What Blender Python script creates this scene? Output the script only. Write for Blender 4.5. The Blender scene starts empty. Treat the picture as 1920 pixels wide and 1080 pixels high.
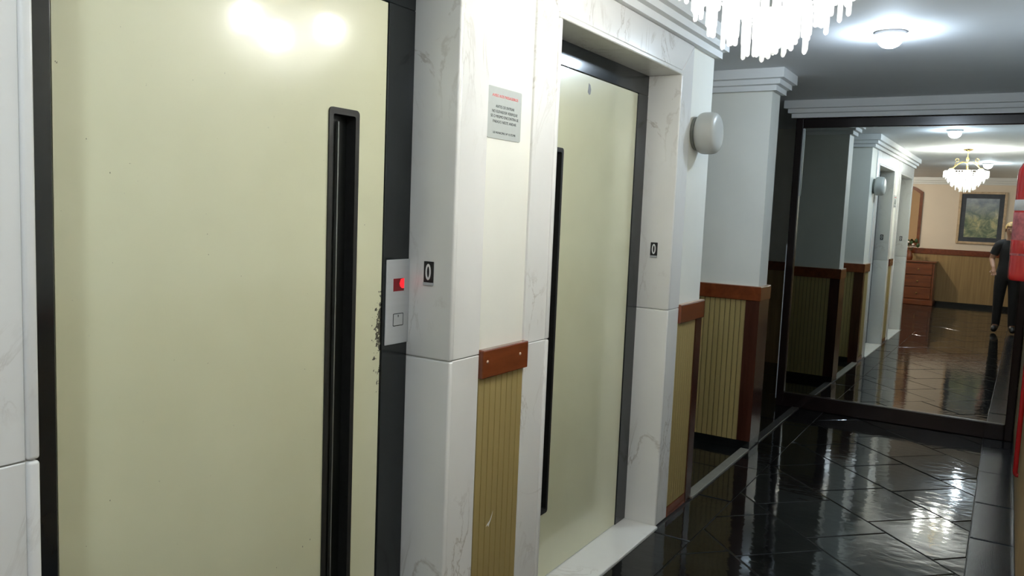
import bpy, bmesh, math, random
from mathutils import Vector, Matrix
rnd = random.Random(7)
sc = bpy.context.scene
COL = sc.collection

# ------------------------------------------------------------------ camera, world, exposure
def rot_basis(yaw, pitch, roll):
    cy, sy, cp, sp = math.cos(yaw), math.sin(yaw), math.cos(pitch), math.sin(pitch)
    f = Vector((-sy*cp, cy*cp, -sp)); r = Vector((cy, sy, 0)); d = f.cross(r)
    cr, sr = math.cos(roll), math.sin(roll)
    return cr*r + sr*d, -sr*r + cr*d, f
r_, d_, f_ = rot_basis(.552, .0982, -.0409)
cam = bpy.data.cameras.new('camera'); cam.sensor_width = 36; cam.lens = 36*1504.6/1920; cam.clip_start = .01
co = bpy.data.objects.new('camera', cam); COL.objects.link(co); sc.camera = co
m3 = Matrix((r_, -d_, -f_)).transposed()
co.matrix_world = Matrix.Translation((0, 0, 1.55)) @ m3.to_4x4()
w = bpy.data.worlds.new('World'); sc.world = w; w.use_nodes = True
w.node_tree.nodes['Background'].inputs[0].default_value = (.5, .55, .6, 1)
w.node_tree.nodes['Background'].inputs[1].default_value = .05
sc.view_settings.view_transform = 'Standard'; sc.view_settings.look = 'None'
sc.view_settings.exposure = 0.42; sc.view_settings.gamma = 1; sc.view_settings.use_curve_mapping = False
CHANDELIER_GLOW = 93.0     # radiance of a chandelier bulb
CEILING_BULB_GLOW = 180.0    # cold bulb on the corridor ceiling
NEAR_BULB_GLOW = 275.0
LOBBY_GLOW = 480.0

# ------------------------------------------------------------------ materials
MATS = {}
def new_mat(name):
    m = bpy.data.materials.new(name); m.use_nodes = True
    MATS[name] = m
    return m, m.node_tree.nodes, m.node_tree.links, m.node_tree.nodes['Principled BSDF']
def obj_noise(n, l, scale, detail=4, rough=.55, stretch=None, dist=0):
    tc = n.new('ShaderNodeTexCoord'); t = n.new('ShaderNodeTexNoise')
    t.inputs['Scale'].default_value = scale; t.inputs['Detail'].default_value = detail
    t.inputs['Roughness'].default_value = rough; t.inputs['Distortion'].default_value = dist
    if stretch:
        mp = n.new('ShaderNodeMapping'); mp.inputs['Scale'].default_value = stretch
        l.new(tc.outputs['Object'], mp.inputs['Vector']); l.new(mp.outputs[0], t.inputs['Vector'])
    else: l.new(tc.outputs['Object'], t.inputs['Vector'])
    return t
def ramp(n, l, src, stops):
    r = n.new('ShaderNodeValToRGB'); e = r.color_ramp.elements
    while len(e) < len(stops): e.new(.5)
    for k, (p, c) in enumerate(stops):
        e[k].position = p; e[k].color = (*c, 1) if len(c) == 3 else c
    l.new(src, r.inputs[0]); return r
def bump(n, l, bs, src, strength, dist=.01):
    b = n.new('ShaderNodeBump'); b.inputs['Strength'].default_value = strength; b.inputs['Distance'].default_value = dist
    l.new(src, b.inputs['Height']); l.new(b.outputs[0], bs.inputs['Normal']); return b
def simple(name, col, rough=.5, metal=0, spec=.5, noise=None, nb=0, coat=0, stretch=None, bdist=.005):
    m, n, l, b = new_mat(name)
    b.inputs['Base Color'].default_value = (*col, 1); b.inputs['Roughness'].default_value = rough
    b.inputs['Metallic'].default_value = metal; b.inputs['Specular IOR Level'].default_value = spec
    b.inputs['Coat Weight'].default_value = coat; b.inputs['Coat Roughness'].default_value = .08
    if noise:
        t = obj_noise(n, l, noise[0], stretch=stretch); k = noise[1]
        r = ramp(n, l, t.outputs[0], [(.25, tuple(c*(1-k) for c in col)), (.75, tuple(min(1, c*(1+k)) for c in col))])
        l.new(r.outputs[0], b.inputs['Base Color'])
        if nb: bump(n, l, b, t.outputs[0], nb, bdist)
    return m
def emit(name, col, s):
    m, n, l, b = new_mat(name)
    b.inputs['Base Color'].default_value = (*col, 1)
    b.inputs['Emission Color'].default_value = (*col, 1); b.inputs['Emission Strength'].default_value = s
    return m
simple('plaster', (.83, .83, .76), .55, noise=(3, .03), nb=.04)
simple('cornice_paint', (.80, .81, .80), .6, noise=(4, .02))
simple('ceiling_paint', (.86, .88, .90), .75, noise=(2, .03))
simple('peach', (.82, .71, .58), .6, noise=(2, .03))
simple('dark_frame', (.013, .016, .018), .14, noise=(6, .15))
simple('rubber', (.010, .010, .009), .5, noise=(40, .4))
simple('slot_back', (.006, .007, .006), .35, noise=(5, .2))
simple('rod_metal', (.26, .28, .26), .35, metal=.6, noise=(5, .1))
simple('slat', (.36, .275, .105), .55, noise=(9, .10), nb=.1, stretch=(1, 1, .08))
simple('slat_gap', (.02, .012, .006), .8, noise=(9, .1))
simple('wood', (.175, .040, .012), .22, noise=(7, .30), coat=.5, stretch=(3, .6, 3))
simple('wood_v', (.055, .016, .010), .25, noise=(7, .30), coat=.4, stretch=(4, 4, .4))
simple('cap_wood_and_glint', (.52, .36, .26), .3, noise=(9, .1))  # pale wood of the screw caps, also the painted glint on rail tops
simple('chest_wood', (.16, .042, .011), .3, noise=(6, .35), coat=.4, stretch=(.5, 3, 3))
simple('mirror_frame', (.013, .007, .007), .22, noise=(6, .3), coat=.4)
simple('steel', (.46, .48, .50), .42, metal=.0, noise=(70, .04), stretch=(1, .05, 1))
simple('notice_plate', (.44, .47, .45), .4, noise=(60, .03))
simple('ink', (.01, .015, .015), .6, noise=(30, .1))
simple('red_ink', (.75, .06, .06), .6, noise=(30, .1))
simple('black_plate', (.012, .012, .014), .4, noise=(30, .1))
simple('white_paint', (.8, .8, .8), .5, noise=(30, .03))
simple('opal', (.46, .47, .44), .35, noise=(6, .04))
simple('lamp_base', (.16, .17, .15), .5, noise=(20, .2))
simple('brass', (.75, .56, .22), .22, metal=1, noise=(20, .08))
simple('ext_red', (.40, .010, .012), .18, noise=(5, .06), coat=.6)
simple('ext_label', (.36, .10, .11), .35, noise=(45, .55))
simple('ext_band', (.5, .51, .52), .3, noise=(60, .12))
simple('black_plastic', (.012, .012, .012), .4, noise=(20, .2))
simple('skin', (.36, .19, .12), .5, noise=(12, .06))
simple('hair', (.42, .26, .09), .6, noise=(30, .4), stretch=(1, 1, .2))
simple('shirt', (.005, .005, .006), .8, noise=(20, .3), nb=.2)
simple('trousers', (.005, .005, .007), .8, noise=(20, .3), nb=.2)
simple('shoe', (.015, .014, .014), .4, noise=(20, .2))
simple('eye', (.02, .015, .01), .2, noise=(20, .1))
simple('lip', (.35, .10, .08), .5, noise=(20, .1))
simple('gilt_wood', (.60, .45, .29), .4, noise=(12, .25))
simple('mat_board', (.06, .07, .09), .6, noise=(12, .2))
simple('ceramic', (.75, .74, .70), .2, noise=(8, .04))
simple('leaf', (.03, .07, .02), .5, noise=(10, .4))
simple('petal', (.8, .72, .70), .5, noise=(10, .1))
simple('black_stone', (.010, .011, .011), .2, noise=(14, .4))
simple('grout', (.020, .020, .019), .35, noise=(20, .4))
simple('threshold_shaded', (.045, .043, .038), .35, noise=(12, .2))  # shaded copy of the threshold stone, for the strip past the pier
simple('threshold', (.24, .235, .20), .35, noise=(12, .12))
simple('knob', (.45, .30, .10), .3, metal=1, noise=(20, .1))
simple('reflection_tint_glass', (.80, .52, .32), .03, metal=1, noise=(1, .01))  # orange tint painted in for the wooden furniture the hall mirror reflects
simple('wall_mirror_glass', (.75, .72, .68), .02, metal=1, noise=(1, .01))
simple('mirror_glass', (.86, .90, .88), .0, metal=1, noise=(.5, .004))
simple('logo_grey', (.26, .27, .28), .5, noise=(40, .1))
simple('glint_paint', (.72, .73, .75), .4, metal=0, noise=(30, .05))  # pale colour standing in for the glint along the mirror frame
emit('bulb_warm', (1, .985, .93), CHANDELIER_GLOW)
emit('bulb_cold', (.69, .84, 1), CEILING_BULB_GLOW)
emit('bulb_near', (.79, .90, 1), NEAR_BULB_GLOW)
emit('bulb_lobby', (1, .88, .74), LOBBY_GLOW)
emit('display_glow', (1, .012, .02), 1.0)
simple('display_red', (.22, .006, .012), .25, noise=(20, .1))

def marble(name, veins, tint=(.82, .82, .80)):
    m, n, l, b = new_mat(name)
    b.inputs['Roughness'].default_value = .24
    a = obj_noise(n, l, 2.2, 5); base = ramp(n, l, a.outputs[0], [(.3, tuple(c*.93 for c in tint)), (.7, tint)])
    v = obj_noise(n, l, 3.2, 6, .62, stretch=(1, 1.6, .8), dist=1.6)
    sub = n.new('ShaderNodeMath'); sub.operation = 'SUBTRACT'; sub.inputs[1].default_value = .5; l.new(v.outputs[0], sub.inputs[0])
    ab = n.new('ShaderNodeMath'); ab.operation = 'ABSOLUTE'; l.new(sub.outputs[0], ab.inputs[0])
    vr = ramp(n, l, ab.outputs[0], [(0, (1, 1, 1)), (.028, (0, 0, 0))])
    lo = obj_noise(n, l, 1.7, 2); lr = ramp(n, l, lo.outputs[0], [(.50, (0, 0, 0)), (.68, (veins, veins, veins))])
    mu = n.new('ShaderNodeMath'); mu.operation = 'MULTIPLY'; l.new(vr.outputs[0], mu.inputs[0]); l.new(lr.outputs[0], mu.inputs[1])
    mx = n.new('ShaderNodeMix'); mx.data_type = 'RGBA'; l.new(mu.outputs[0], mx.inputs[0]); l.new(base.outputs[0], mx.inputs[6])
    mx.inputs[7].default_value = (.30, .25, .19, 1); l.new(mx.outputs[2], b.inputs['Base Color'])
    return m
marble('marble', .55); marble('marble_veined', 1.6)

def door_paint(name, worn, ym=0.0):
    m, n, l, b = new_mat(name)
    b.inputs['Roughness'].default_value = .30; b.inputs['Coat Weight'].default_value = .8; b.inputs['Coat Roughness'].default_value = .10
    a = obj_noise(n, l, 2.5, 3); base = ramp(n, l, a.outputs[0], [(.3, (.66, .66, .455)), (.7, (.71, .71, .50))])
    if not worn:
        l.new(base.outputs[0], b.inputs['Base Color']); return
    # worn chips along the latch edge of the leaf (Y 1.79, about hand height)
    tc = n.new('ShaderNodeTexCoord'); sp = n.new('ShaderNodeSeparateXYZ'); l.new(tc.outputs['Object'], sp.inputs[0])
    def mr(src, a0, a1, b0, b1):
        q = n.new('ShaderNodeMapRange'); q.inputs[1].default_value = a0; q.inputs[2].default_value = a1
        q.inputs[3].default_value = b0; q.inputs[4].default_value = b1; l.new(src, q.inputs[0]); return q.outputs[0]
    e = mr(sp.outputs[1], 1.735-ym, 1.785-ym, 0, 1)
    zlo = mr(sp.outputs[2], .92, 1.16, 0, 1); zhi = mr(sp.outputs[2], 1.22, 1.34, 1, 0)
    def mul(p, q, op='MULTIPLY'):
        k = n.new('ShaderNodeMath'); k.operation = op
        for i, s in enumerate((p, q)):
            if isinstance(s, float): k.inputs[i].default_value = s
            else: l.new(s, k.inputs[i])
        return k.outputs[0]
    f = mul(mul(e, zlo), zhi)
    nz = obj_noise(n, l, 75, 4, .7)
    s = mul(mul(f, .34), nz.outputs[0], 'ADD')
    chip = mul(s, .735, 'GREATER_THAN')
    mx = n.new('ShaderNodeMix'); mx.data_type = 'RGBA'; l.new(chip, mx.inputs[0]); l.new(base.outputs[0], mx.inputs[6])
    mx.inputs[7].default_value = (.045, .040, .020, 1); l.new(mx.outputs[2], b.inputs['Base Color'])
door_paint('door_paint', False); door_paint('door_paint_worn', True, 1.313)

def slate():
    m, n, l, b = new_mat('slate')
    a = obj_noise(n, l, 5, 6); r = ramp(n, l, a.outputs[0], [(.3, (.004, .0045, .0045)), (.7, (.012, .0125, .012))])
    l.new(r.outputs[0], b.inputs['Base Color'])
    b.inputs['Roughness'].default_value = .06; b.inputs['Specular IOR Level'].default_value = .36
    h = obj_noise(n, l, 9, 2.5, .5, stretch=(1, 1.8, 1)); bump(n, l, b, h.outputs[0], .055, .02)
slate()
def granite():
    m, n, l, b = new_mat('granite')
    a = obj_noise(n, l, 140, 3); r = ramp(n, l, a.outputs[0], [(.5, (.006, .007, .009)), (.74, (.04, .046, .06))])
    l.new(r.outputs[0], b.inputs['Base Color']); b.inputs['Roughness'].default_value = .16; b.inputs['Specular IOR Level'].default_value = .32
    bump(n, l, b, a.outputs[0], .12, .004)
granite()
def crystal():
    m, n, l, b = new_mat('crystal')
    o = n['Material Output']; tp = n.new('ShaderNodeBsdfTransparent'); tl = n.new('ShaderNodeBsdfTranslucent'); gl = n.new('ShaderNodeBsdfGlossy')
    tl.inputs[0].default_value = (.95, .95, .95, 1); gl.inputs['Roughness'].default_value = .08
    nz = obj_noise(n, l, 30, 2); rr = ramp(n, l, nz.outputs[0], [(.3, (.93, .95, .95)), (.7, (1, 1, 1))]); l.new(rr.outputs[0], tp.inputs[0])
    df = n.new('ShaderNodeBsdfDiffuse'); df.inputs[0].default_value = (.95, .95, .95, 1)
    m1 = n.new('ShaderNodeMixShader'); m1.inputs[0].default_value = .5; l.new(tl.outputs[0], m1.inputs[1]); l.new(df.outputs[0], m1.inputs[2])
    m2 = n.new('ShaderNodeMixShader'); m2.inputs[0].default_value = .45; l.new(tp.outputs[0], m2.inputs[1]); l.new(m1.outputs[0], m2.inputs[2])
    m3_ = n.new('ShaderNodeMixShader'); m3_.inputs[0].default_value = .12; l.new(m2.outputs[0], m3_.inputs[1]); l.new(gl.outputs[0], m3_.inputs[2])
    l.new(m3_.outputs[0], o.inputs[0])
crystal()
def wain_far():
    m, n, l, b = new_mat('tan_panel')
    t = obj_noise(n, l, 24, 3, stretch=(1.4, 1, .06)); r = ramp(n, l, t.outputs[0], [(.3, (.29, .185, .075)), (.7, (.39, .26, .11))])
    l.new(r.outputs[0], b.inputs['Base Color']); b.inputs['Roughness'].default_value = .55; bump(n, l, b, t.outputs[0], .15)
wain_far()
def canvas():
    m, n, l, b = new_mat('canvas')
    t = obj_noise(n, l, 7, 6, .65, dist=.8)
    r = ramp(n, l, t.outputs[0], [(.28, (.06, .09, .10)), (.42, (.15, .20, .12)), (.55, (.33, .36, .22)), (.64, (.55, .50, .25)), (.78, (.75, .74, .66))])
    tc = n.new('ShaderNodeTexCoord'); sp = n.new('ShaderNodeSeparateXYZ'); l.new(tc.outputs['Object'], sp.inputs[0])
    g = n.new('ShaderNodeMapRange'); g.inputs[1].default_value = -.05; g.inputs[2].default_value = .32; l.new(sp.outputs[2], g.inputs[0])
    t2 = obj_noise(n, l, 5, 5); sky = ramp(n, l, t2.outputs[0], [(.3, (.18, .23, .30)), (.7, (.50, .55, .60))])
    mx = n.new('ShaderNodeMix'); mx.data_type = 'RGBA'; l.new(g.outputs[0], mx.inputs[0]); l.new(r.outputs[0], mx.inputs[6]); l.new(sky.outputs[0], mx.inputs[7])
    l.new(mx.outputs[2], b.inputs['Base Color']); b.inputs['Roughness'].default_value = .35
canvas()

# ------------------------------------------------------------------ mesh helpers
def box(bm, x0, x1, y0, y1, z0, z1, bev=0, seg=1):
    r = bmesh.ops.create_cube(bm, size=1)
    bmesh.ops.scale(bm, vec=(x1-x0, y1-y0, z1-z0), verts=r['verts'])
    bmesh.ops.translate(bm, vec=((x0+x1)/2, (y0+y1)/2, (z0+z1)/2), verts=r['verts'])
    if bev:
        ed = list({e for v in r['verts'] for e in v.link_edges})
        bmesh.ops.bevel(bm, geom=ed, offset=bev, segments=seg, profile=.5, affect='EDGES')
    return bm
def B(*a, **k): return box(bmesh.new(), *a, **k)
def prism(bm, pts, axis, a0, a1, bev=0):
    """pts: 2-d polygon; axis 0: (y,z) polygon along x, 1: (x,z) along y, 2: (x,y) along z"""
    def P(p, a): return [(a, p[0], p[1]), (p[0], a, p[1]), (p[0], p[1], a)][axis]
    lo = [bm.verts.new(P(p, a0)) for p in pts]; hi = [bm.verts.new(P(p, a1)) for p in pts]
    fs = [bm.faces.new(lo), bm.faces.new(hi)]; k = len(pts)
    fs += [bm.faces.new((lo[i], lo[(i+1) % k], hi[(i+1) % k], hi[i])) for i in range(k)]
    bmesh.ops.recalc_face_normals(bm, faces=fs)
    if bev: bmesh.ops.bevel(bm, geom=list({e for f in fs[1:2] for e in f.edges}), offset=bev, segments=1, affect='EDGES')
    return bm
def ring_prism(bm, outer, inner, axis, a0, a1):
    def P(p, a): return [(a, p[0], p[1]), (p[0], a, p[1]), (p[0], p[1], a)][axis]
    k = len(outer); V = [[bm.verts.new(P(p, a)) for p in q] for q in (outer, inner) for a in (a0, a1)]
    o0, o1, i0, i1 = V; fs = []
    for i in range(k):
        j = (i+1) % k
        fs += [bm.faces.new(q) for q in ((o0[i], o0[j], i0[j], i0[i]), (o1[i], o1[j], i1[j], i1[i]), (o0[i], o0[j], o1[j], o1[i]), (i0[i], i0[j], i1[j], i1[i]))]
    bmesh.ops.recalc_face_normals(bm, faces=fs); return bm
def rrect(a0, a1, b0, b1, r, n=4):
    out = []
    for cx, cy, s in ((a1-r, b1-r, 0), (a0+r, b1-r, 90), (a0+r, b0+r, 180), (a1-r, b0+r, 270)):
        for i in range(n+1):
            t = math.radians(s+90*i/n); out.append((cx+r*math.cos(t), cy+r*math.sin(t)))
    return out
def lathe(bm, prof, center, axis='Z', n=24, caps=True):
    """prof: (radius, height) list, revolved about an axis through center"""
    rings = []
    for r, h in prof:
        ring = []
        for i in range(n):
            t = 2*math.pi*i/n; a, b = r*math.cos(t), r*math.sin(t)
            p = {'Z': (a, b, h), 'X': (h, a, b), 'Y': (a, h, b)}[axis]
            ring.append(bm.verts.new((center[0]+p[0], center[1]+p[1], center[2]+p[2])))
        rings.append(ring)
    fs = []
    for A, Bq in zip(rings, rings[1:]):
        fs += [bm.faces.new((A[i], A[(i+1) % n], Bq[(i+1) % n], Bq[i])) for i in range(n)]
    if caps: fs += [bm.faces.new(rings[0]), bm.faces.new(rings[-1])]
    bmesh.ops.recalc_face_normals(bm, faces=fs); return bm
def tube(bm, pts, rad, n=8):
    pts = [Vector(p) for p in pts]; rings = []; up = Vector((.31, .17, .93)).normalized()
    rads = rad if isinstance(rad, (list, tuple)) else [rad]*len(pts)
    for i, p in enumerate(pts):
        t = (pts[min(i+1, len(pts)-1)]-pts[max(i-1, 0)]).normalized()
        a = t.cross(up).normalized(); b = t.cross(a)
        rings.append([bm.verts.new(p+rads[i]*(math.cos(2*math.pi*k/n)*a+math.sin(2*math.pi*k/n)*b)) for k in range(n)])
    fs = [bm.faces.new((A[k], A[(k+1) % n], C[(k+1) % n], C[k])) for A, C in zip(rings, rings[1:]) for k in range(n)]
    fs += [bm.faces.new(rings[0]), bm.faces.new(rings[-1])]
    bmesh.ops.recalc_face_normals(bm, faces=fs); return bm
def sphere(bm, c, r, u=20, v=12, s=(1, 1, 1)):
    q = bmesh.ops.create_uvsphere(bm, u_segments=u, v_segments=v, radius=r)
    bmesh.ops.scale(bm, vec=s, verts=q['verts']); bmesh.ops.translate(bm, vec=c, verts=q['verts']); return bm
def sweep(bm, path, prof):
    """profile (distance out to the right of the path, z) swept along a plan path with mitred corners"""
    P = [Vector(p) for p in path]; rings = []
    nrm = [Vector(((b-a).y, -(b-a).x)).normalized() for a, b in zip(P, P[1:])]
    for i, p in enumerate(P):
        if i == 0: mt = nrm[0]
        elif i == len(P)-1: mt = nrm[-1]
        else:
            s = (nrm[i-1]+nrm[i]); mt = s/(s.dot(nrm[i]))
        rings.append([bm.verts.new((p.x+mt.x*d, p.y+mt.y*d, z)) for d, z in prof])
    k = len(prof)
    fs = [bm.faces.new((A[j], A[(j+1) % k], C[(j+1) % k], C[j])) for A, C in zip(rings, rings[1:]) for j in range(k)]
    fs += [bm.faces.new(rings[0]), bm.faces.new(rings[-1])]
    bmesh.ops.recalc_face_normals(bm, faces=fs); return bm
def root_of(o):
    while o.parent: o = o.parent
    return o
def make(name, bm, mat, parent=None, smooth=False):
    """one mesh object; bm in world coordinates"""
    me = bpy.data.meshes.new(name)
    if parent: bmesh.ops.translate(bm, vec=-root_of(parent).location, verts=bm.verts)
    if smooth:
        for f in bm.faces: f.smooth = True
    bm.to_mesh(me); bm.free(); me.materials.append(MATS[mat])
    o = bpy.data.objects.new(name, me); COL.objects.link(o); o.parent = parent
    if smooth and hasattr(me, 'set_sharp_from_angle'): me.set_sharp_from_angle(angle=math.radians(40))
    return o
def tag(o, label, cat, group=None, kind=None):
    o['label'] = label; o['category'] = cat
    if group: o['group'] = group
    if kind: o['kind'] = kind
    return o
def empty(name, loc, label, cat, group=None, kind=None):
    o = bpy.data.objects.new(name, None); o.empty_display_size = .05; o.location = loc; COL.objects.link(o)
    return tag(o, label, cat, group, kind)
def struct(name, bm, mat, label, cat, smooth=False): return tag(make(name, bm, mat, None, smooth), label, cat, kind='structure')
def inst(src, parent, loc, name=None):
    """copy sharing mesh data, loc in world"""
    c = src.copy(); COL.objects.link(c); c.parent = parent; c.location = Vector(loc)-root_of(parent).location; return c
def text(name, body, size, M, mat, parent, depth=.0004, width=None):
    cu = bpy.data.curves.new(name, 'FONT'); cu.body = body; cu.size = size; cu.align_x = 'CENTER'; cu.align_y = 'CENTER'; cu.extrude = depth
    t = bpy.data.objects.new(name, cu); COL.objects.link(t); bpy.context.view_layer.update()
    me = bpy.data.meshes.new_from_object(t.evaluated_get(bpy.context.evaluated_depsgraph_get()))
    bpy.data.objects.remove(t); bpy.data.curves.remove(cu)
    if width:
        xs = [v.co.x for v in me.vertices]; me.transform(Matrix.Scale(width/(max(xs)-min(xs)), 4, (1, 0, 0)))
    me.transform(Matrix.Translation(-root_of(parent).location) @ M); me.materials.clear(); me.materials.append(MATS[mat]); me.name = name
    o = bpy.data.objects.new(name, me); COL.objects.link(o); o.parent = parent; return o
def face_px(x, y, z): return Matrix(((0, 0, 1, x), (1, 0, 0, y), (0, 1, 0, z), (0, 0, 0, 1)))     # reads on a face looking to +X
def face_my(x, y, z): return Matrix(((1, 0, 0, x), (0, 0, -1, y), (0, 1, 0, z), (0, 0, 0, 1)))    # reads on a face looking to -Y

# ------------------------------------------------------------------ the shell
CEIL = 2.51; XW = -1.395; XF = -1.385; XD = -1.543; XR = .15; YEND = 4.19; P0, P1 = 5.355, 5.56; YB = -4.3; YL = .557; XLOB = -3.5; XPASS = -3.0; YFAR = 8.85; XP = -1.385
XM0 = -1.56; YM = 6.83; OPEN = [(.722, 1.904), (2.508, 3.689)]; LINT = 2.213
# floor
fl = empty('floor', (0, 0, 0), 'glossy black slate tile floor of the corridor and lobby', 'floor', kind='structure')
bm = B(XLOB-.1, XR+.1, YB-.1, YL, -.06, -.004); box(bm, XPASS-.1, XR+.1, YL, YFAR+.1, -.06, -.004); make('floor_bed', bm, 'grout', fl)
def clip(poly, x0, x1, y0, y1):
    for ax, c, s in ((0, x0, 1), (0, x1, -1), (1, y0, 1), (1, y1, -1)):
        out = []
        for i in range(len(poly)):
            a, b = poly[i], poly[(i+1) % len(poly)]; da, db = s*(a[ax]-c), s*(b[ax]-c)
            if da >= 0: out.append(a)
            if da*db < 0:
                t = da/(da-db); out.append((a[0]+t*(b[0]-a[0]), a[1]+t*(b[1]-a[1])))
        poly = out
        if len(poly) < 3: return []
    return poly
def area(p): return abs(sum(p[i][0]*p[(i+1) % len(p)][1]-p[(i+1) % len(p)][0]*p[i][1] for i in range(len(p))))/2
def tile(poly, mat='slate', g=.004):
    cx = sum(p[0] for p in poly)/len(poly); cy = sum(p[1] for p in poly)/len(poly)
    b = bmesh.new(); gx, gy = rnd.uniform(-.0022, .0022), rnd.uniform(-.0022, .0022); dz = rnd.uniform(-.0008, .0008)
    def ins(p, d):
        v = Vector((cx-p[0], cy-p[1])); k = min(.4, d*1.3/max(v.length, .01)); return p[0]+v.x*k, p[1]+v.y*k
    lo = [b.verts.new((*ins(p, g*.6), -.006)) for p in poly]
    mid = [b.verts.new((*ins(p, g*.7), -.0025)) for p in poly]
    hi = [b.verts.new((*q, dz+gx*(q[0]-cx)+gy*(q[1]-cy))) for q in (ins(p, g*1.8) for p in poly)]
    k = len(poly)
    for A, C in ((lo, mid), (mid, hi)):
        for i in range(k): b.faces.new((A[i], A[(i+1) % k], C[(i+1) % k], C[i]))
    b.faces.new(hi); bmesh.ops.recalc_face_normals(b, faces=b.faces)
    return make('floor_tile', b, mat, fl)
S = .65
def diag(x0, x1, y0, y1):
    k0 = int((x0+y0-2)//S)-1; k1 = int((x1+y1+2)//S)+1
    for k in range(k0, k1):
        c0 = 2.65+S*k; off = (k % 2)*S*.5+.12*(k % 3)
        for j in range(int((x0-y1)//S)-2, int((x1-y0)//S)+2):
            e0 = off+j*S
            q = [((c+e)/2, (c-e)/2) for c, e in ((c0, e0), (c0+S, e0), (c0+S, e0+S), (c0, e0+S))]
            q = clip(q, x0, x1, y0, y1)
            if len(q) > 2 and area(q) > .004: tile(q)
diag(-1.18, -.045, YL, YM+.06); diag(XLOB, -.045, YB, YL)
def strip(x0, x1, y0, y1, ln, mat='slate'):
    y = y0
    while y < y1-.05:
        e = min(y+ln*rnd.uniform(.85, 1.15), y1)
        if y1-e < .15: e = y1
        tile([(x0, y), (x1, y), (x1, e), (x0, e)], mat); y = e
strip(-1.365, -1.18, YL, YFAR, .62); strip(-.045, XR, YB, YM+.06, .62, 'granite')
strip(XPASS, -2.2, YEND, P0, .6); strip(-2.2, -1.425, YEND, P0, .58); strip(XPASS, -2.2, P1, YFAR, .8); strip(-2.2, -1.425, P1, YFAR, .8)
# ceiling
struct('ceiling', B(XLOB-.1, XR+.1, YB-.1, YFAR+.1, CEIL, CEIL+.06), 'ceiling_paint', 'grey-white painted flat ceiling over the corridor', 'ceiling')
# walls
G = .010
bm = B(-1.9, XW, YL, OPEN[0][0]-G, 0, CEIL)
box(bm, -1.9, XW, OPEN[0][1]+G, OPEN[1][0]-G, 0, CEIL); box(bm, -1.9, XW, OPEN[1][1]+G, YEND, 0, CEIL)
for a, b in OPEN: box(bm, -1.9, XW, a-G, b+G, LINT+.012, CEIL)
box(bm, XLOB, -1.9, YL, YL+.15, 0, CEIL); box(bm, XPASS, -1.9, YEND-.15, YEND, 0, CEIL)
struct('wall_left', bm, 'plaster', 'off-white plaster wall holding both lift doors', 'wall')
struct('wall_pier', B(XPASS, XP, P0, P1, 0, CEIL), 'plaster', 'projecting off-white pier wall between the lifts and the big mirror', 'wall')
struct('wall_end', B(XM0, XR+.1, YM+.075, YM+.25, 0, CEIL), 'plaster', 'end wall carrying the big mirror', 'wall')
struct('wall_right', B(XR, XR+.1, YB, YM+.25, 0, CEIL), 'plaster', 'plaster wall along the right edge of the corridor', 'wall')
struct('wall_back', B(XLOB, XR, YB-.1, YB, 0, CEIL), 'peach', 'peach lobby wall seen in the mirror with the painting', 'wall')
struct('wall_lobby', B(XLOB-.1, XLOB, YB-.1, YL+.15, 0, CEIL), 'peach', 'peach side wall of the lobby', 'wall')
struct('wall_passage', B(XPASS-.1, XPASS, YL+.15, YFAR, 0, CEIL), 'plaster', 'unlit wall closing the side passages', 'wall')
bm = B(XPASS-.1, XR+.1, YFAR, YFAR+.1, 0, CEIL); box(bm, XR, XR+.1, YM+.25, YFAR, 0, CEIL)
struct('wall_far', bm, 'plaster', 'dim wall deep in the passage beside the mirror', 'wall')

# cornices (three-step plaster)
CP = [(0, CEIL-.001), (.085, CEIL-.001), (.085, CEIL-.062), (.058, CEIL-.066), (.058, CEIL-.098), (.032, CEIL-.102), (.032, CEIL-.135), (0, CEIL-.135)]
def cornice(name, path, label):
    return struct(name, sweep(bmesh.new(), path, CP), 'cornice_paint', label, 'cornice')
cornice('trim_1', [(XLOB, YL), (XW, YL), (XW, YEND), (XPASS, YEND)], 'stepped white plaster cornice above the lift doors')
cornice('trim_2', [(XPASS, P0), (XP, P0), (XP, P1), (XPASS, P1)], 'stepped white plaster cornice around the top of the pier')
cornice('trim_3', [(XM0, YM+.25), (XM0, YM), (XR-.09, YM)], 'stepped white plaster cornice over the big mirror')
cornice('trim_4', [(XR, YM), (XR, YB), (XLOB, YB), (XLOB, YL)], 'stepped white cornice around the lobby walls')

# ------------------------------------------------------------------ marble surrounds
def surround(idx, a, b, label):
    t = empty('trim_%d' % idx, (XF, (a+b)/2, 0), label, 'door surround', kind='structure')
    W = .165; J = 1.09; gp = .0012; T = CEIL-.137
    for s, y in ((-1, a), (1, b)):
        o = lambda d: y+s*d
        for z0, z1 in ((0, J-gp), (J+gp, None)):
            lo, hi = sorted((o(0), o(.021)))
            make('reveal_slab', B(XD-.03, XF+.006, lo, hi, z0, z1 or LINT, bev=.006, seg=3), 'marble', t, True)
            if z1: make('casing_slab', prism(bmesh.new(), [(o(.021), z0), (o(W), z0), (o(W), z1), (o(.021), z1)], 0, XF-.02, XF, .002), 'marble', t)
            else: make('casing_slab', prism(bmesh.new(), [(o(.021), z0), (o(W), z0), (o(W), T), (o(.021), LINT+.02)], 0, XF-.02, XF, .002), 'marble', t)
    make('lintel_slab', prism(bmesh.new(), [(a-.019, LINT+.022), (b+.019, LINT+.022), (b+W-.002, T), (a-W+.002, T)], 0, XF-.02, XF, .002), 'marble_veined', t)
    make('soffit_slab', B(XD-.03, XF+.006, a-.021, b+.021, LINT, LINT+.020, bev=.005, seg=2), 'marble', t)
    make('sill_slab', B(XD-.03, XF+.020, a+.001, b-.001, -.01, .010, bev=.003), 'marble', t)
    return t
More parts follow.
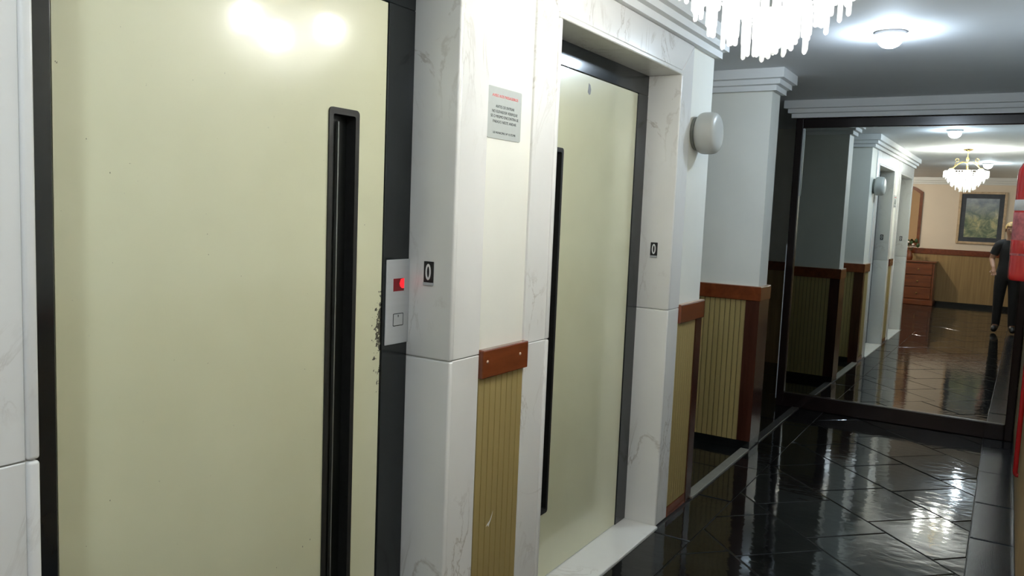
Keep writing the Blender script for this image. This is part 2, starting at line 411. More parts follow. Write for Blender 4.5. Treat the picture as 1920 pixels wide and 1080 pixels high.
surround(5, *OPEN[0], 'white marble surround of the nearest lift door')
surround(6, *OPEN[1], 'white veined marble surround of the farther lift door')

# ------------------------------------------------------------------ lift doors
def lift(idx, a, b, slot_side, label):
    d = empty('door_%d' % idx, (XD, (a+b)/2, .01), label, 'lift door', kind='structure')
    fw = .117; ft = 2.117; g = .003
    make('frame_jamb', B(XD-.06, XD, a, a+fw, .01, ft, bev=.002), 'dark_frame', d)
    make('frame_jamb', B(XD-.06, XD, b-fw, b, .01, ft, bev=.002), 'dark_frame', d)
    make('frame_head', B(XD-.06, XD, a, b, ft, LINT, bev=.002), 'dark_frame', d)
    make('door_stop', B(XD-.10, XD-.055, a, b, .01, LINT), 'rubber', d)
    y0, y1, z0, z1 = a+fw+g, b-fw-g, .013, ft-g; x0, x1 = XD-.05, XD-.004
    sy = (y1-.222, y1-.113) if slot_side > 0 else (y0+.117, y0+.227)
    sz = (.302, 1.796)
    # leaf with a real slot cut through it
    bm = bmesh.new(); ys = [y0, sy[0], sy[1], y1]; zs = [z0, sz[0], sz[1], z1]
    front = {}
    for i, y in enumerate(ys):
        for j, z in enumerate(zs): front[i, j] = bm.verts.new((x1, y, z))
    fs = [bm.faces.new((front[i, j], front[i+1, j], front[i+1, j+1], front[i, j+1])) for i in range(3) for j in range(3) if (i, j) != (1, 1)]
    ex = bmesh.ops.extrude_face_region(bm, geom=fs); bmesh.ops.translate(bm, vec=(x0-x1, 0, 0), verts=[v for v in ex['geom'] if isinstance(v, bmesh.types.BMVert)])
    bmesh.ops.recalc_face_normals(bm, faces=bm.faces)
    leaf = make('door_leaf', bm, 'door_paint_worn' if slot_side > 0 else 'door_paint', d)
    make('slot_bezel', ring_prism(bmesh.new(), rrect(sy[0]-.003, sy[1]+.003, sz[0]-.003, sz[1]+.003, .012), rrect(sy[0]+.012, sy[1]-.012, sz[0]+.014, sz[1]-.014, .006), 0, x0+.012, x1+.004), 'rubber', leaf)
    make('slot_pane', B(x0+.010, x0+.016, sy[0]+.004, sy[1]-.004, sz[0]+.004, sz[1]-.004), 'slot_back', leaf)
    yr = sy[0]+.056 if slot_side > 0 else sy[1]-.037
    make('slot_rod', B(x0+.016, x0+.026, yr-.002, yr+.002, sz[0]+.03, sz[1]-.03), 'rod_metal', leaf)
    return d, leaf
d1, leaf1 = lift(1, *OPEN[0], 1, 'nearest cream lift door with dark frame and long black slot')
d2, leaf2 = lift(2, *OPEN[1], -1, 'farther cream lift door with dark frame and long black slot')
make('maker_badge', prism(bmesh.new(), [(3.050, 2.046), (3.064, 2.037), (3.074, 2.042), (3.078, 2.060), (3.070, 2.078), (3.056, 2.084), (3.054, 2.066)], 0, XD-.0045, XD-.003), 'logo_grey', leaf2)

# ------------------------------------------------------------------ wainscots
SW = .0352
def slat_mesh(depth_axis):
    b = bmesh.new()
    if depth_axis == 'x': box(b, 0, .008, .0021, SW-.0021, .055, 1.015, bev=.0016)
    else: box(b, .0018, SW-.0018, 0, .008, .055, 1.015, bev=.0016)
    return b
def rail_prof(z0=1.010, z1=1.104, d=.024): return [(0, z0), (d-.002, z0), (d, z0+.003), (d, z1-.005), (d-.003, z1), (0, z1)]
def slats(parent, kind, a0, a1, c):
    """kind 'x': on a wall facing +X at x=c, running in y; 'y-','y+': facing -Y/+Y at y=c, running in x"""
    n = max(1, round((a1-a0)/SW)); src = None
    for i in range(n):
        p = a0+i*(a1-a0)/n
        if src is None:
            src = make('slat', slat_mesh('x' if kind == 'x' else 'y'), 'slat', parent); src.data.transform(Matrix.Translation(root_of(parent).location))
            o = src
        else: o = src.copy(); COL.objects.link(o); o.parent = parent
        loc = (c, p, 0) if kind == 'x' else ((p, c, 0) if kind == 'y+' else (p, c-.008, 0))
        o.location = Vector(loc)-root_of(parent).location
# between the lifts
y0, y1 = OPEN[0][1]+.165, OPEN[1][0]-.165
t = empty('trim_7', (XW, (y0+y1)/2, 0), 'narrow slatted wainscot with brown rail between the two lift doors', 'wainscot', kind='structure')
make('backing', B(XW, XW+.002, y0+.001, y1-.001, 0, 1.02), 'slat_gap', t); slats(t, 'x', y0+.002, y1-.002, XW+.002)
rl = make('rail', B(XW, XW+.026, y0+.001, y1+.004, 1.012, 1.104, bev=.004, seg=2), 'wood', t)
for yy in (2.094, 2.292): make('screw_cap', sphere(bmesh.new(), (XW+.026, yy, 1.066), .0055, 10, 6, (.6, 1, 1)), 'cap_wood_and_glint', rl, True)
make('plinth', B(XW, XW+.012, y0+.001, y1-.001, 0, .055), 'wood', t)
make('scuff_mark', prism(bmesh.new(), [(2.145, .505), (2.152, .512), (2.168, .520), (2.185, .548), (2.178, .528), (2.168, .512), (2.160, .500), (2.156, .508)], 0, XW+.0102, XW+.0106), 'white_paint', t)
# left wall end (front) + return
y0 = OPEN[1][1]+.165
t = empty('trim_8', (XW, YEND, 0), 'slatted wainscot with brown rail and corner post right of the farther lift', 'wainscot', kind='structure')
make('backing', B(XW, XW+.002, y0+.001, YEND, 0, 1.02), 'slat_gap', t); slats(t, 'x', y0+.002, YEND-.070, XW+.002)
make('backing', B(-2.6, XW, YEND, YEND+.002, 0, 1.02), 'slat_gap', t); slats(t, 'y+', -2.0, XW-.080, YEND+.002)
make('rail', sweep(bmesh.new(), [(XW, y0+.001), (XW, YEND), (-2.6, YEND)], rail_prof()), 'wood', t)
make('rail_glint', sweep(bmesh.new(), [(XW, y0+.001), (XW, YEND), (-2.6, YEND)], [(.003, 1.1035), (.023, 1.1035), (.022, 1.1065), (.003, 1.1065)]), 'cap_wood_and_glint', t)  # pale strip painting the glint on the rail's top edge
make('corner_post', sweep(bmesh.new(), [(XW, YEND-.070), (XW, YEND), (XW-.080, YEND)], [(0, .0), (.016, .0), (.016, 1.011), (0, 1.011)]), 'wood_v', t)
make('plinth', B(XW, XW+.013, y0+.001, YEND-.070, 0, .052), 'wood', t)
make('plinth', B(-2.6, XW-.080, YEND, YEND+.013, 0, .055), 'black_stone', t)
# pier
t = empty('trim_9', (XP, (P0+P1)/2, 0), 'slatted wainscot with brown rail and wide corner posts wrapping the pier', 'wainscot', kind='structure')
make('backing', B(-2.6, XP, P0-.002, P0, 0, 1.02), 'slat_gap', t); slats(t, 'y-', -1.95, XP-.072, P0-.002)
make('backing', B(-2.6, XP, P1, P1+.002, 0, 1.02), 'slat_gap', t); slats(t, 'y+', -2.05, XP-.072, P1+.002)
pp = [(-2.6, P0), (XP, P0), (XP, P1), (-2.6, P1)]
make('rail', sweep(bmesh.new(), pp, rail_prof()), 'wood', t)
make('rail_glint', sweep(bmesh.new(), pp, [(.003, 1.1035), (.023, 1.1035), (.022, 1.1065), (.003, 1.1065)]), 'cap_wood_and_glint', t)  # same painted glint, carried around the pier rail
make('corner_post', sweep(bmesh.new(), [(XP-.072, P0), (XP, P0), (XP, P1), (XP-.072, P1)], [(0, 0.06), (.018, 0.06), (.018, 1.011), (0, 1.011)]), 'wood_v', t)
make('plinth', sweep(bmesh.new(), pp, [(0, 0), (.014, 0), (.014, .058), (0, .058)]), 'black_stone', t)
# far passage wall
t = empty('trim_10', (-2, YFAR, 0), 'dim brown rail and wainscot on the far passage wall', 'wainscot', kind='structure')
make('panel', B(XPASS, XR, YFAR-.01, YFAR, 0, 1.01), 'tan_panel', t); make('rail', B(XPASS, XR, YFAR-.024, YFAR, 1.01, 1.104, bev=.004), 'wood', t)
# lobby back wall, side wall
t = empty('trim_11', (-1, YB, 0), 'tan wainscot with brown rail below the painting on the lobby wall', 'wainscot', kind='structure')
make('panel', B(XLOB, XR, YB, YB+.010, .07, 1.0), 'tan_panel', t); make('rail', B(XLOB, XR, YB, YB+.026, .995, 1.104, bev=.004), 'wood', t); make('plinth', B(XLOB, XR, YB, YB+.014, 0, .07), 'black_stone', t)
t = empty('trim_12', (XR, 1, 0), 'tan wainscot and rail along the right corridor wall', 'wainscot', kind='structure')
make('panel', B(XR-.008, XR, YB+.03, YM+.06, .07, 1.0), 'tan_panel', t); make('rail', B(XR-.022, XR, YB+.03, YM+.06, .995, 1.104, bev=.004), 'wood', t); make('plinth', B(XR-.012, XR, YB+.03, YM+.06, 0, .07), 'black_stone', t)
# thresholds of the side passages
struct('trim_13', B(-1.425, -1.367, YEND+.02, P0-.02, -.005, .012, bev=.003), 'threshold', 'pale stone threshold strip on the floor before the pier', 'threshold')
struct('trim_14', B(-1.425, -1.367, P1+.02, YM+.3, -.005, .010, bev=.003), 'threshold_shaded', 'pale stone threshold strip on the floor between pier and big mirror', 'threshold')

# ------------------------------------------------------------------ big mirror at the end
t = empty('wall_mirror', (-.7, YM, 0), 'huge mirror in a dark brown wooden frame filling the end wall', 'mirror')
zi0, zi1, xi0, xi1 = .122, 2.298, -1.500, .083
fy0, fy1 = YM, YM+.07
make('frame_stile', B(XM0, xi0, fy0, fy1, 0, CEIL-.137, bev=.006, seg=2), 'mirror_frame', t)
make('frame_stile', B(xi1, XR-.013, fy0, fy1, 0, CEIL-.137, bev=.006, seg=2), 'mirror_frame', t)
make('frame_rail', B(xi0, xi1, fy0, fy1, zi1, CEIL-.137, bev=.006, seg=2), 'mirror_frame', t)
make('frame_rail', B(xi0, xi1, fy0-.004, fy1, 0, zi0, bev=.006, seg=2), 'mirror_frame', t)
make('edge_glint', B(XM0-.004, XM0+.001, fy0-.002, fy0+.012, .06, 1.35), 'glint_paint', t)  # painted glint down the outer edge of the frame
make('edge_glint', B(xi0, xi0+.006, fy0+.004, fy0+.012, 1.75, zi1-.006), 'glint_paint', t)  # painted glint high on the inner edge
def gy(x): return 6.851-.00844*(x+.65)
bm = bmesh.new(); a, b = xi0-.01, xi1+.01
q = [(a, gy(a)), (b, gy(b)), (b, gy(b)+.005), (a, gy(a)+.005)]
prism(bm, q, 2, zi0-.01, zi1+.01); make('glass', bm, 'mirror_glass', t)

# ------------------------------------------------------------------ notice, number plates, call panel
px = XW+.0025; ny, nz, nw, nh = 2.176, 1.846, .196, .158
t = empty('notice_plate', (XW, ny, nz-nh/2), 'grey passenger notice plate with red heading on the wall between the lifts', 'sign')
make('plate', prism(bmesh.new(), rrect(ny-nw/2, ny+nw/2, nz-nh/2, nz+nh/2, .006), 0, XW, px), 'notice_plate', t)
for body, fr, wd, sz, mt in (('AVISO AOS PASSAGEIROS', .17, .77, .0125, 'red_ink'), ('ANTES DE ENTRAR', .375, .56, .0125, 'ink'), ('NO ELEVADOR VERIFIQUE', .475, .76, .0125, 'ink'),
                             ('SE O MESMO ENCONTRA-SE', .570, .83, .0125, 'ink'), ('PARADO NESTE ANDAR', .670, .70, .0125, 'ink'), ('LEI MUNICIPAL Nº 12.722/98', .885, .67, .0095, 'ink')):
    text('lettering', body, sz, face_px(px, ny, nz+nh*(.5-fr)), mt, t, width=wd*nw)
def number_plate(yrev, xc, z0, z1, label, f=-1):
    t = empty('floor_number_plate', (xc, yrev, z0), label, 'sign', 'floor number plates on the lift jambs')
    hw = .0178
    make('plate', B(xc-hw, xc+hw, min(yrev, yrev+f*.004), max(yrev, yrev+f*.004), z0+.009, z1, bev=.001), 'black_plate', t)
    make('lip', B(xc-hw, xc+hw, min(yrev, yrev+f*.007), max(yrev, yrev+f*.007), z0, z0+.009, bev=.001), 'steel', t)
    zc = (z0+.009+z1)/2; e = lambda a, c: [(xc+a*math.cos(k*math.pi/12), zc+c*math.sin(k*math.pi/12)) for k in range(24)]
    make('digit', ring_prism(bmesh.new(), e(.0098, .0245), e(.0046, .0170), 1, yrev+f*.0055, yrev+f*.0038), 'white_paint', t)
    
number_plate(OPEN[0][1], -1.4655, 1.312, 1.384, 'small black 0 floor number on the marble jamb of the nearest lift')
number_plate(OPEN[1][1], -1.469, 1.343, 1.416, 'small black 0 floor number on the marble jamb of the farther lift')
number_plate(OPEN[0][0], -1.4655, 1.312, 1.384, "tiny floor number seen in the mirror on the nearest lift's inner jamb", 1)
number_plate(OPEN[1][0], -1.469, 1.343, 1.416, "tiny floor number seen in the mirror on the farther lift's inner jamb", 1)
t = empty('call_panel', (XD, 1.85, 1.133), 'steel lift call panel with red display on the dark door frame', 'control panel')
make('plate', B(XD, XD+.004, 1.798, 1.9035, 1.133, 1.387, bev=.0012), 'steel', t)
ds = make('display', B(XD+.003, XD+.0046, 1.829, 1.878, 1.292, 1.330), 'display_red', t)
make('display_digit', prism(bmesh.new(), [(1.857, 1.315), (1.862, 1.327), (1.8775, 1.3295), (1.8775, 1.300), (1.868, 1.300), (1.860, 1.306)], 0, XD+.0045, XD+.0050), 'display_glow', ds)
bt = make('button', B(XD+.003, XD+.0052, 1.833, 1.876, 1.189, 1.223, bev=.001), 'steel', t)
make('button_outline', ring_prism(bmesh.new(), rrect(1.831, 1.878, 1.187, 1.225, .003), rrect(1.8328, 1.8762, 1.1888, 1.2232, .002), 0, XD+.003, XD+.0048), 'ink', bt)
make('button_mark', prism(bmesh.new(), [(1.8525, 1.213), (1.8545, 1.213), (1.8555, 1.219), (1.8535, 1.221), (1.8515, 1.219)], 0, XD+.0051, XD+.0055), 'ink', bt)

# ------------------------------------------------------------------ wall lamp
LY, LZ = 3.962, 1.965
t = empty('wall_lamp', (XW, LY, LZ), 'unlit opal drum wall lamp beside the farther lift door', 'lamp')
make('base_plate', lathe(bmesh.new(), [(.080, 0), (.082, .003), (.082, .016), (.076, .020)], (XW, LY, LZ), 'X', 32), 'lamp_base', t, True)
prof = []
for k in range(15):
    a = math.radians(-78+168*k/14); sx = math.copysign(abs(math.sin(a))**.55, math.sin(a)); cr_ = abs(math.cos(a))**.42
    prof.append((max(.001, .104*cr_), .070+.056*sx))
make('globe', lathe(bmesh.new(), prof, (XW, LY, LZ), 'X', 36), 'opal', t, True)

# ------------------------------------------------------------------ chandelier
CX, CY = -.61, 2.25
t = empty('chandelier', (CX, CY, CEIL), 'lit brass chandelier with tiers of hanging crystal rods', 'chandelier')
make('ceiling_rose', lathe(bmesh.new(), [(.002, 0), (.055, -.001), (.05, -.014), (.02, -.022), (.008, -.04), (.002, -.05)], (CX, CY, CEIL), n=20), 'brass', t, True)
make('stem', lathe(bmesh.new(), [(.004, -.03), (.005, -.09), (.016, -.11), (.022, -.13), (.012, -.15), (.018, -.17), (.008, -.19), (.006, -.26), (.012, -.27), (.002, -.28)], (CX, CY, CEIL), n=14), 'brass', t, True)
NB = 3
for k in range(NB):
    a = 2*math.pi*k/NB-math.pi/2; ux, uy = math.cos(a), math.sin(a)
    def at(r, z): return (CX+ux*r, CY+uy*r, z)
    arm = tube(bmesh.new(), [at(.015, 2.345), at(.05, 2.352), at(.085, 2.34), at(.12, 2.315), at(.15, 2.29), at(.178, 2.265)], [.006, .007, .007, .006, .006, .007], 8)
    ar = make('arm', arm, 'brass', t, True)
    sc_ = tube(bmesh.new(), [at(.12+.028*math.cos(q)*(1-q/9), 2.368+.028*math.sin(q)*(1-q/9)) for q in [i*.55 for i in range(12)]]+[at(.150, 2.30)], .004, 6)
    make('scroll', sc_, 'brass', ar, True)
    make('cup', lathe(bmesh.new(), [(.004, 0), (.022, .002), (.026, -.008), (.012, -.016), (.006, -.02)], at(.182, 2.272), n=14), 'brass', ar, True)
    make('bulb', sphere(bmesh.new(), at(.182, 2.222), .042, 20, 14, (1, 1, 1.1)), 'bulb_warm', ar, True)
make('bulb', sphere(bmesh.new(), (CX, CY, 2.175), .030, 20, 14), 'bulb_warm', t, True)  # centre bulb added to brighten the crystal rods from inside
tiers = [(.24, 2.240, 46, .085), (.20, 2.195, 40, .092), (.155, 2.155, 32, .097), (.11, 2.120, 24, .10), (.065, 2.098, 14, .10), (.02, 2.092, 5, .10)]
for r, z, n_, ln in tiers:
    ring = bmesh.new()
    tube(ring, [(CX+r*math.cos(2*math.pi*i/36), CY+r*math.sin(2*math.pi*i/36), z) for i in range(37)], .0035, 6)
    rg = make('ring', ring, 'crystal', t, True)
    src = None
    for i in range(n_):
        a = 2*math.pi*(i+rnd.uniform(-.25, .25))/n_; rr = r+rnd.uniform(-.008, .008)
        L = ln*1.0
        if src is None:
            b = lathe(bmesh.new(), [(.002, 0), (.0055, -.003), (.0062, -.02), (.0066, -L*.6), (.0066, -L+.006), (.0045, -L+.002), (.001, -L)], (0, 0, 0), n=8)
            src = make('crystal_rod', b, 'crystal', t, True); src.data.transform(Matrix.Translation(root_of(t).location)); o = src
        else: o = src.copy(); COL.objects.link(o); o.parent = t
        o.location = Vector((CX+rr*math.cos(a), CY+rr*math.sin(a), z+.002)) - t.location; o.scale = (1, 1, rnd.uniform(.78, 1.19))
for k in range(3):
    a = 2*math.pi*k/3
    make('strut', tube(bmesh.new(), [(CX+.01*math.cos(a), CY+.01*math.sin(a), 2.24), (CX+.10*math.cos(a), CY+.10*math.sin(a), 2.22), (CX+.235*math.cos(a), CY+.235*math.sin(a), 2.205)], .003, 6), 'crystal', t, True)
    make('strut', tube(bmesh.new(), [(CX+.235*math.cos(a+.5), CY+.235*math.sin(a+.5), 2.205), (CX+.145*math.cos(a+.5), CY+.145*math.sin(a+.5), 2.13), (CX+.055*math.cos(a+.5), CY+.055*math.sin(a+.5), 2.085)], .002, 6), 'crystal', t, True)

# ------------------------------------------------------------------ ceiling bulbs
def bulb_lamp(x, y, r, mat, label, drop=.10):
    t = empty('ceiling_lamp', (x, y, CEIL), label, 'lamp', 'dome lamps on the ceiling')
    make('ceiling_plate', lathe(bmesh.new(), [(.002, 0), (.074, -.001), (.074, -.014), (.066, -.020), (.002, -.021)], (x, y, CEIL), n=28), 'white_paint', t, True)
    make('bulb', lathe(bmesh.new(), [(r*.96, -.018), (r, -.030), (r*.97, -.042), (r*.86, -.056), (r*.64, -.069), (r*.34, -.077), (.002, -.080)], (x, y, CEIL), n=28), mat, t, True)
bulb_lamp(-.60, 4.50, .060, 'bulb_cold', 'glaring cold white dome lamp on the ceiling between chandelier and big mirror')
bulb_lamp(-.497, -.25, .060, 'bulb_near', 'white ceiling dome lamp seen in the mirror beyond the chandelier')
bulb_lamp(-2.5, -2.5, .065, 'bulb_lobby', 'warm dome lamp on the lobby ceiling around the corner from the lifts')

# ------------------------------------------------------------------ fire extinguisher and pipe on the right wall
EX, EY, EZ = .075, 4.0, 1.335
t = empty('fire_extinguisher', (EX, EY, EZ), 'red fire extinguisher with white band hung on the right wall', 'fire extinguisher')
make('cylinder', lathe(bmesh.new(), [(.002, .004), (.066, .002), (.071, .010), (.072, .03), (.072, .44), (.069, .465), (.058, .490), (.038, .508), (.020, .516), (.018, .53), (.002, .531)], (EX, EY, EZ), n=36), 'ext_red', t, True)
lab = bmesh.new()
lathe(lab, [(.0724, .107), (.0728, .108), (.0728, .285), (.0724, .286)], (EX, EY, EZ), n=36, caps=False); lb = make('label', lab, 'ext_label', t, True)
make('label_box', lathe(bmesh.new(), [(.0730, .116), (.0733, .117), (.0733, .170), (.0730, .171)], (EX, EY, EZ), n=36, caps=False), 'ext_red', lb, True)
make('white_band', lathe(bmesh.new(), [(.0724, .294), (.073, .295), (.073, .338), (.0724, .339)], (EX, EY, EZ), n=36, caps=False), 'ext_band', t, True)
vv = make('valve', lathe(bmesh.new(), [(.018, .53), (.021, .535), (.021, .56), (.014, .57), (.014, .59), (.002, .592)], (EX, EY, EZ), n=16), 'brass', t, True)
make('lever', B(EX-.012, EX+.012, EY-.10, EY+.03, EZ+.585, EZ+.593, bev=.002), 'black_plastic', t); make('handle', B(EX-.012, EX+.012, EY-.09, EY+.02, EZ+.555, EZ+.562, bev=.002), 'black_plastic', t)
make('gauge', lathe(bmesh.new(), [(.002, 0), (.016, .001), (.016, .010), (.002, .012)], (EX, EY+.02, EZ+.55), 'Y', 16), 'steel', vv, True)
make('hose', tube(bmesh.new(), [(EX, EY-.02, EZ+.55), (EX, EY-.07, EZ+.545), (EX+.01, EY-.095, EZ+.48), (EX+.01, EY-.095, EZ+.3), (EX+.005, EY-.092, EZ+.14)], .009, 10), 'black_plastic', t, True)
make('nozzle', tube(bmesh.new(), [(EX+.005, EY-.092, EZ+.15), (EX+.005, EY-.092, EZ+.08)], [.010, .014], 12), 'black_plastic', t, True)
make('bracket', B(EX+.05, XR, EY-.02, EY+.02, EZ+.42, EZ+.46, bev=.002), 'steel', t)
pi = tube(bmesh.new(), [(XR-.001, 4.9, .27), (XR-.018, 4.9, .27), (XR-.021, 4.9, .275), (XR-.024, 4.9, .285), (XR-.024, 4.9, 1.4), (XR-.024, 4.9, CEIL-.14)], .012, 12)
t = empty('fire_pipe', (XR-.022, 4.9, .27), 'thin red fire pipe running up the right wall', 'pipe')
make('pipe', pi, 'ext_red', t, True)
make('collar', lathe(bmesh.new(), [(.012, 0), (.019, .001), (.019, .02), (.012, .021)], (XR-.024, 4.9, 1.0), n=16), 'ext_red', t, True)

# ------------------------------------------------------------------ lobby furniture seen in the mirror
# painting
x0, x1, z0, z1 = -1.10, -.295, 1.235, 2.245; y = YB
t = empty('framed_painting', ((x0+x1)/2, y, z0), 'framed green and blue landscape painting on the peach lobby wall', 'painting')
F = .045
for nm, bb in (('frame_side', (x0, x0+F, z0, z1)), ('frame_side', (x1-F, x1, z0, z1)), ('frame_side', (x0+F, x1-F, z0, z0+F)), ('frame_side', (x0+F, x1-F, z1-F, z1))):
    make(nm, B(bb[0], bb[1], y, y+.035, bb[2], bb[3], bev=.006), 'gilt_wood', t)
make('mat_board', B(x0+F, x1-F, y, y+.014, z0+F, z1-F), 'mat_board', t)
cv = make('canvas', B(x0+.125, x1-.125, y+.013, y+.018, z0+.13, z1-.13), 'canvas', t)
cv.data.transform(Matrix.Translation((0, -.0, -(z1-z0)/2))); cv.location.z = (z1-z0)/2
# chest of drawers with its top-heavy cornice
cx0, cx1, cy0, cy1 = -2.45, -1.36, YB+.03, YB+.50
t = empty('chest_of_drawers', ((cx0+cx1)/2, (cy0+cy1)/2, 0), 'reddish brown wooden chest of drawers against the lobby wall', 'chest of drawers')
make('body', B(cx0+.02, cx1-.02, cy0, cy1-.02, .09, .83), 'chest_wood', t)
make('top', B(cx0, cx1, cy0, cy1+.01, .83, .862, bev=.008, seg=2), 'chest_wood', t)
make('base', B(cx0, cx1, cy0, cy1, .0, .10, bev=.008), 'chest_wood', t)
for j in range(3):
    za = .125+j*.235
    for i in range(2):
        xa = cx0+.045+i*.505
        dr = make('drawer', B(xa, xa+.485, cy1-.025, cy1-.003, za, za+.215, bev=.006), 'chest_wood', t)
        make('knob', sphere(bmesh.new(), (xa+.2425, cy1+.008, za+.107), .016, 12, 8), 'knob', dr, True)
# framed wall mirror over the chest, arched top
mx0, mx1, mz0, mzs, mzt = -2.27, -1.735, 1.150, 2.215, 2.34
def arch(x0, x1, z0, zs, zt, n=10):
    p = [(x0, z0), (x1, z0)]
    for i in range(n+1):
        u = i/n; p.append((x1+(x0-x1)*u, zs+(zt-zs)*math.sin(math.pi*u)))
    return p
t = empty('hall_mirror', ((mx0+mx1)/2, YB, mz0), 'arched wall mirror in a reddish wooden frame above the chest of drawers', 'mirror')
make('frame', ring_prism(bmesh.new(), arch(mx0, mx1, mz0, mzs, mzt), arch(mx0+.055, mx1-.055, mz0+.055, mzs-.035, mzt-.055), 1, YB, YB+.04), 'chest_wood', t)
make('glass', prism(bmesh.new(), arch(mx0+.04, mx1-.04, mz0+.04, mzs-.03, mzt-.04), 1, YB, YB+.008), 'reflection_tint_glass', t)
# vase of flowers on the chest
vx, vy = -1.86, YB+.27
t = empty('flower_vase', (vx, vy, .862), 'brown vase of leaves and flowers on the chest of drawers', 'vase')
make('vase', lathe(bmesh.new(), [(.002, 0), (.045, .001), (.062, .05), (.058, .10), (.032, .16), (.036, .19), (.030, .188), (.002, .15)], (vx, vy, .862), n=20), 'chest_wood', t, True)
for k in range(9):
    a = k*2.4; r = .05+.012*k; tip = Vector((vx+r*math.cos(a), vy+r*math.sin(a)*.8, 1.13+.13*((k*7) % 9)/9))
    st = make('stem', tube(bmesh.new(), [(vx, vy, 1.0), (vx+.3*(tip.x-vx), vy+.3*(tip.y-vy), 1.08), tip], .002, 5), 'leaf', t, True)
    if k % 3 == 0: make('flower', sphere(bmesh.new(), tip, .026, 10, 7, (1, 1, .7)), 'petal', st, True)
    else: make('leaf', sphere(bmesh.new(), tip, .036, 10, 7, (.9, .5, 1.2)), 'leaf', st, True)

# ------------------------------------------------------------------ the person taking the picture (seen in the mirror)
def skin_mesh(verts, edges, radii, root, sub=2):
    me = bpy.data.meshes.new('skin_tmp'); me.from_pydata(verts, edges, []); o = bpy.data.objects.new('skin_tmp', me); COL.objects.link(o)
    o.modifiers.new('s', 'SKIN').use_smooth_shade = True
    if not me.skin_vertices: 
        b = bmesh.new(); b.from_mesh(me); b.verts.layers.skin.verify(); b.to_mesh(me); b.free()
    for i, r in enumerate(radii):
        me.skin_vertices[0].data[i].radius = r if isinstance(r, tuple) else (r, r)
        me.skin_vertices[0].data[i].use_root = (i == root)
    m = o.modifiers.new('ss', 'SUBSURF'); m.levels = sub; m.render_levels = sub
    bpy.context.view_layer.update()
    out = bpy.data.meshes.new_from_object(o.evaluated_get(bpy.context.evaluated_depsgraph_get()))
    bpy.data.objects.remove(o); bpy.data.meshes.remove(me)
    return out
px0, py0 = -.10, -.36
J = {}; V = []; E_ = []; Rr = []
def jv(n, p, r, par=None):
    J[n] = len(V); V.append(p); Rr.append(r)
    if par: E_.append((J[par], J[n]))
jv('pelvis', (px0, py0, .90), (.150, .105))
jv('waist', (px0, py0, 1.03), (.125, .092), 'pelvis'); jv('chest', (px0, py0-.005, 1.20), (.145, .100), 'waist')
jv('collar', (px0, py0-.005, 1.335), (.095, .070), 'chest'); jv('neck', (px0-.005, py0+.01, 1.405), .050, 'collar')
jv('jaw', (px0-.015, py0+.032, 1.475), (.056, .068), 'neck'); jv('skull', (px0-.02, py0+.028, 1.555), (.074, .090), 'jaw'); jv('crown', (px0-.02, py0+.020, 1.615), (.055, .066), 'skull')
# left arm hangs with the elbow out, right arm lifts the phone
jv('sl', (px0-.155, py0, 1.325), .056, 'collar'); jv('el', (px0-.235, py0-.05, 1.10), .043, 'sl'); jv('wl', (px0-.195, py0+.13, .965), .028, 'el')
jv('sr', (px0+.150, py0, 1.325), .054, 'collar'); jv('er', (px0+.185, py0+.085, 1.105), .043, 'sr'); jv('wr', (px0+.140, py0+.255, 1.425), .028, 'er')
for s, n in ((-1, 'l'), (1, 'r')):
    jv('h'+n, (px0+s*.088, py0, .82), .088, 'pelvis'); jv('k'+n, (px0+s*.098, py0+.02, .47), .060, 'h'+n); jv('a'+n, (px0+s*.105, py0-.01, .095), .042, 'k'+n)
    jv('t'+n, (px0+s*.125, py0+.13, .040), .034, 'a'+n)
body_me = skin_mesh(V, E_, Rr, 0)
def hand(wrist, d, up, side, curl=1.0):
    """palm from the wrist along d, fingers curled towards -up; thumb leaves the side of the palm"""
    d = Vector(d).normalized(); up = Vector(up).normalized(); s = d.cross(up).normalized()*side; w_ = Vector(wrist)
    vs, es, rs = [w_-d*.045, w_, w_+d*.045, w_+d*.085], [(0, 1), (1, 2), (2, 3)], [.024, (.024, .021), (.034, .017), (.036, .015)]
    out = [skin_mesh([tuple(v) for v in vs], es, rs, 0)]
    for i, L in enumerate((.066, .076, .070, .054)):
        o = w_+d*.080+s*(.027-.018*i)
        ch = [o-d*.012, o+d*L*.42, o+d*L*(.92-.2*curl)-up*L*.32*curl, o+d*L*(1.3-.52*curl)-up*L*.66*curl]
        out.append(skin_mesh([tuple(v) for v in ch], [(0, 1), (1, 2), (2, 3)], [.0088, .0082, .0075, .0062], 0))
    o = w_+d*.030+s*.026
    out.append(skin_mesh([tuple(v) for v in (o-s*.01, o+d*.026+s*.020, o+d*.052+s*.020-up*.016)], [(0, 1), (1, 2)], [.0108, .0095, .0075], 0))
    return out
parts = [body_me] + hand(V[J['wl']], (.10, .45, -.85), (0, -.9, -.4), 1) + hand(V[J['wr']], (-.10, .12, 1), (0, -1, .12), -1, .22)
bm = bmesh.new()
for q in parts: bm.from_mesh(q)
for q in parts: bpy.data.meshes.remove(q)
bmesh.ops.recalc_face_normals(bm, faces=bm.faces)
P = empty('person', (px0, py0, 0), 'person in black clothes holding up a phone, reflected in the big mirror', 'person')
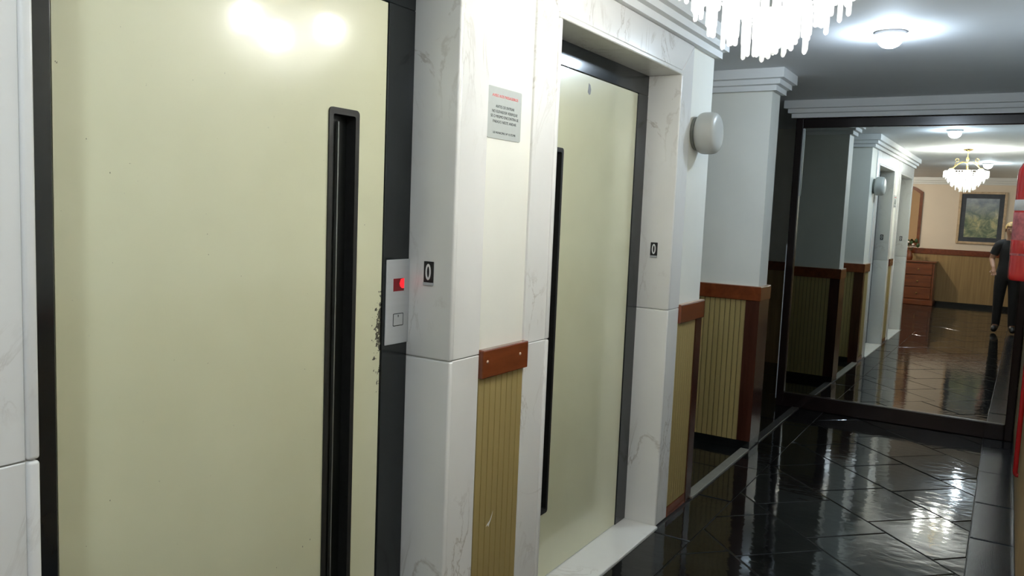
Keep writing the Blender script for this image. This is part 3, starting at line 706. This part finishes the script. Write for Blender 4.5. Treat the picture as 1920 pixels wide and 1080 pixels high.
# clothing cut from the body surface and pushed outwards
def cloth(src, test, off):
    b = src.copy(); b.normal_update()
    kill = [f for f in b.faces if not test(f.calc_center_median())]
    bmesh.ops.delete(b, geom=kill, context='FACES'); b.normal_update()
    for v in b.verts: v.co += v.normal*off
    ext = bmesh.ops.solidify(b, geom=b.faces[:], thickness=-.004)
    return b
SEG = {'torso': [('pelvis', 'waist'), ('waist', 'chest'), ('chest', 'collar'), ('collar', 'sl'), ('collar', 'sr')], 'neck': [('collar', 'neck'), ('neck', 'jaw'), ('jaw', 'skull')],
       'upper_arm': [('sl', 'el'), ('sr', 'er')], 'fore_arm': [('el', 'wl'), ('er', 'wr')], 'leg': [('pelvis', 'hl'), ('pelvis', 'hr'), ('hl', 'kl'), ('hr', 'kr'), ('kl', 'al'), ('kr', 'ar')], 'foot': [('al', 'tl'), ('ar', 'tr')]}
def where(c):
    best = (9, '', 0)
    for nm, sg in SEG.items():
        for a, b in sg:
            A, Bv = Vector(V[J[a]]), Vector(V[J[b]]); u = max(0, min(1, (c-A).dot(Bv-A)/(Bv-A).length_squared))
            ra, rb = [r[0] if isinstance(r, tuple) else r for r in (Rr[J[a]], Rr[J[b]])]
            q = (c-(A+u*(Bv-A))).length-(ra+(rb-ra)*u)
            if q < best[0]: best = (q, nm, u)
    return best
def in_shirt(c):
    _, nm, u = where(c); return c.z > .82 and c.z < 1.39 and (nm in ('torso', 'leg') or (nm == 'upper_arm' and u < .70) or (nm == 'neck' and c.z < 1.37))
def in_trousers(c):
    _, nm, u = where(c); return .07 < c.z < .93 and nm in ('leg', 'torso')
sh = cloth(bm, in_shirt, .013); tr = cloth(bm, in_trousers, .010)
shoe_b = cloth(bm, lambda c: c.z < .10, .007)
make('body', bm, 'skin', P, True); make('shirt', sh, 'shirt', P, True); make('trousers', tr, 'trousers', P, True); make('shoes', shoe_b, 'shoe', P, True)
hx, hy = px0-.02, py0+.028
hb = bmesh.new(); sphere(hb, (hx, hy-.012, 1.568), .096, 32, 22, (.86, .98, .97))
def bald(c): return c.z < 1.50 or (c.y > hy+.050 and c.z < 1.598) or (c.y > hy+.005 and c.z < 1.556)
bmesh.ops.delete(hb, geom=[f for f in hb.faces if bald(f.calc_center_median())], context='FACES')
bmesh.ops.solidify(hb, geom=hb.faces[:], thickness=.006); make('hair', hb, 'hair', P, True)
fy = hy+.086
for s in (-1, 1):
    make('eye', sphere(bmesh.new(), (hx+s*.030, fy-.010, 1.545), .0105, 10, 8, (1.2, .7, .7)), 'eye', P, True)
    make('ear', sphere(bmesh.new(), (hx+s*.074, hy-.005, 1.535), .026, 10, 8, (.35, .7, 1.15)), 'skin', P, True)
make('nose', sphere(bmesh.new(), (hx, fy+.002, 1.520), .015, 10, 8, (.8, 1.1, 1.5)), 'skin', P, True)
make('mouth', sphere(bmesh.new(), (hx+.002, fy-.012, 1.482), .016, 10, 8, (1.3, .5, .35)), 'lip', P, True)
t = empty('phone', (0, -.05, 1.51), 'slim dark phone held up by the person in the mirror', 'phone')
make('case', B(-.055, .088, -.050, -.042, 1.510, 1.585, bev=.003, seg=2), 'black_plastic', t)
make('lens', lathe(bmesh.new(), [(.001, 0), (.006, 0), (.006, .0015), (.004, .002), (.001, .0012)], (0, -.042, 1.55), 'Y', 14), 'wall_mirror_glass', t, True)
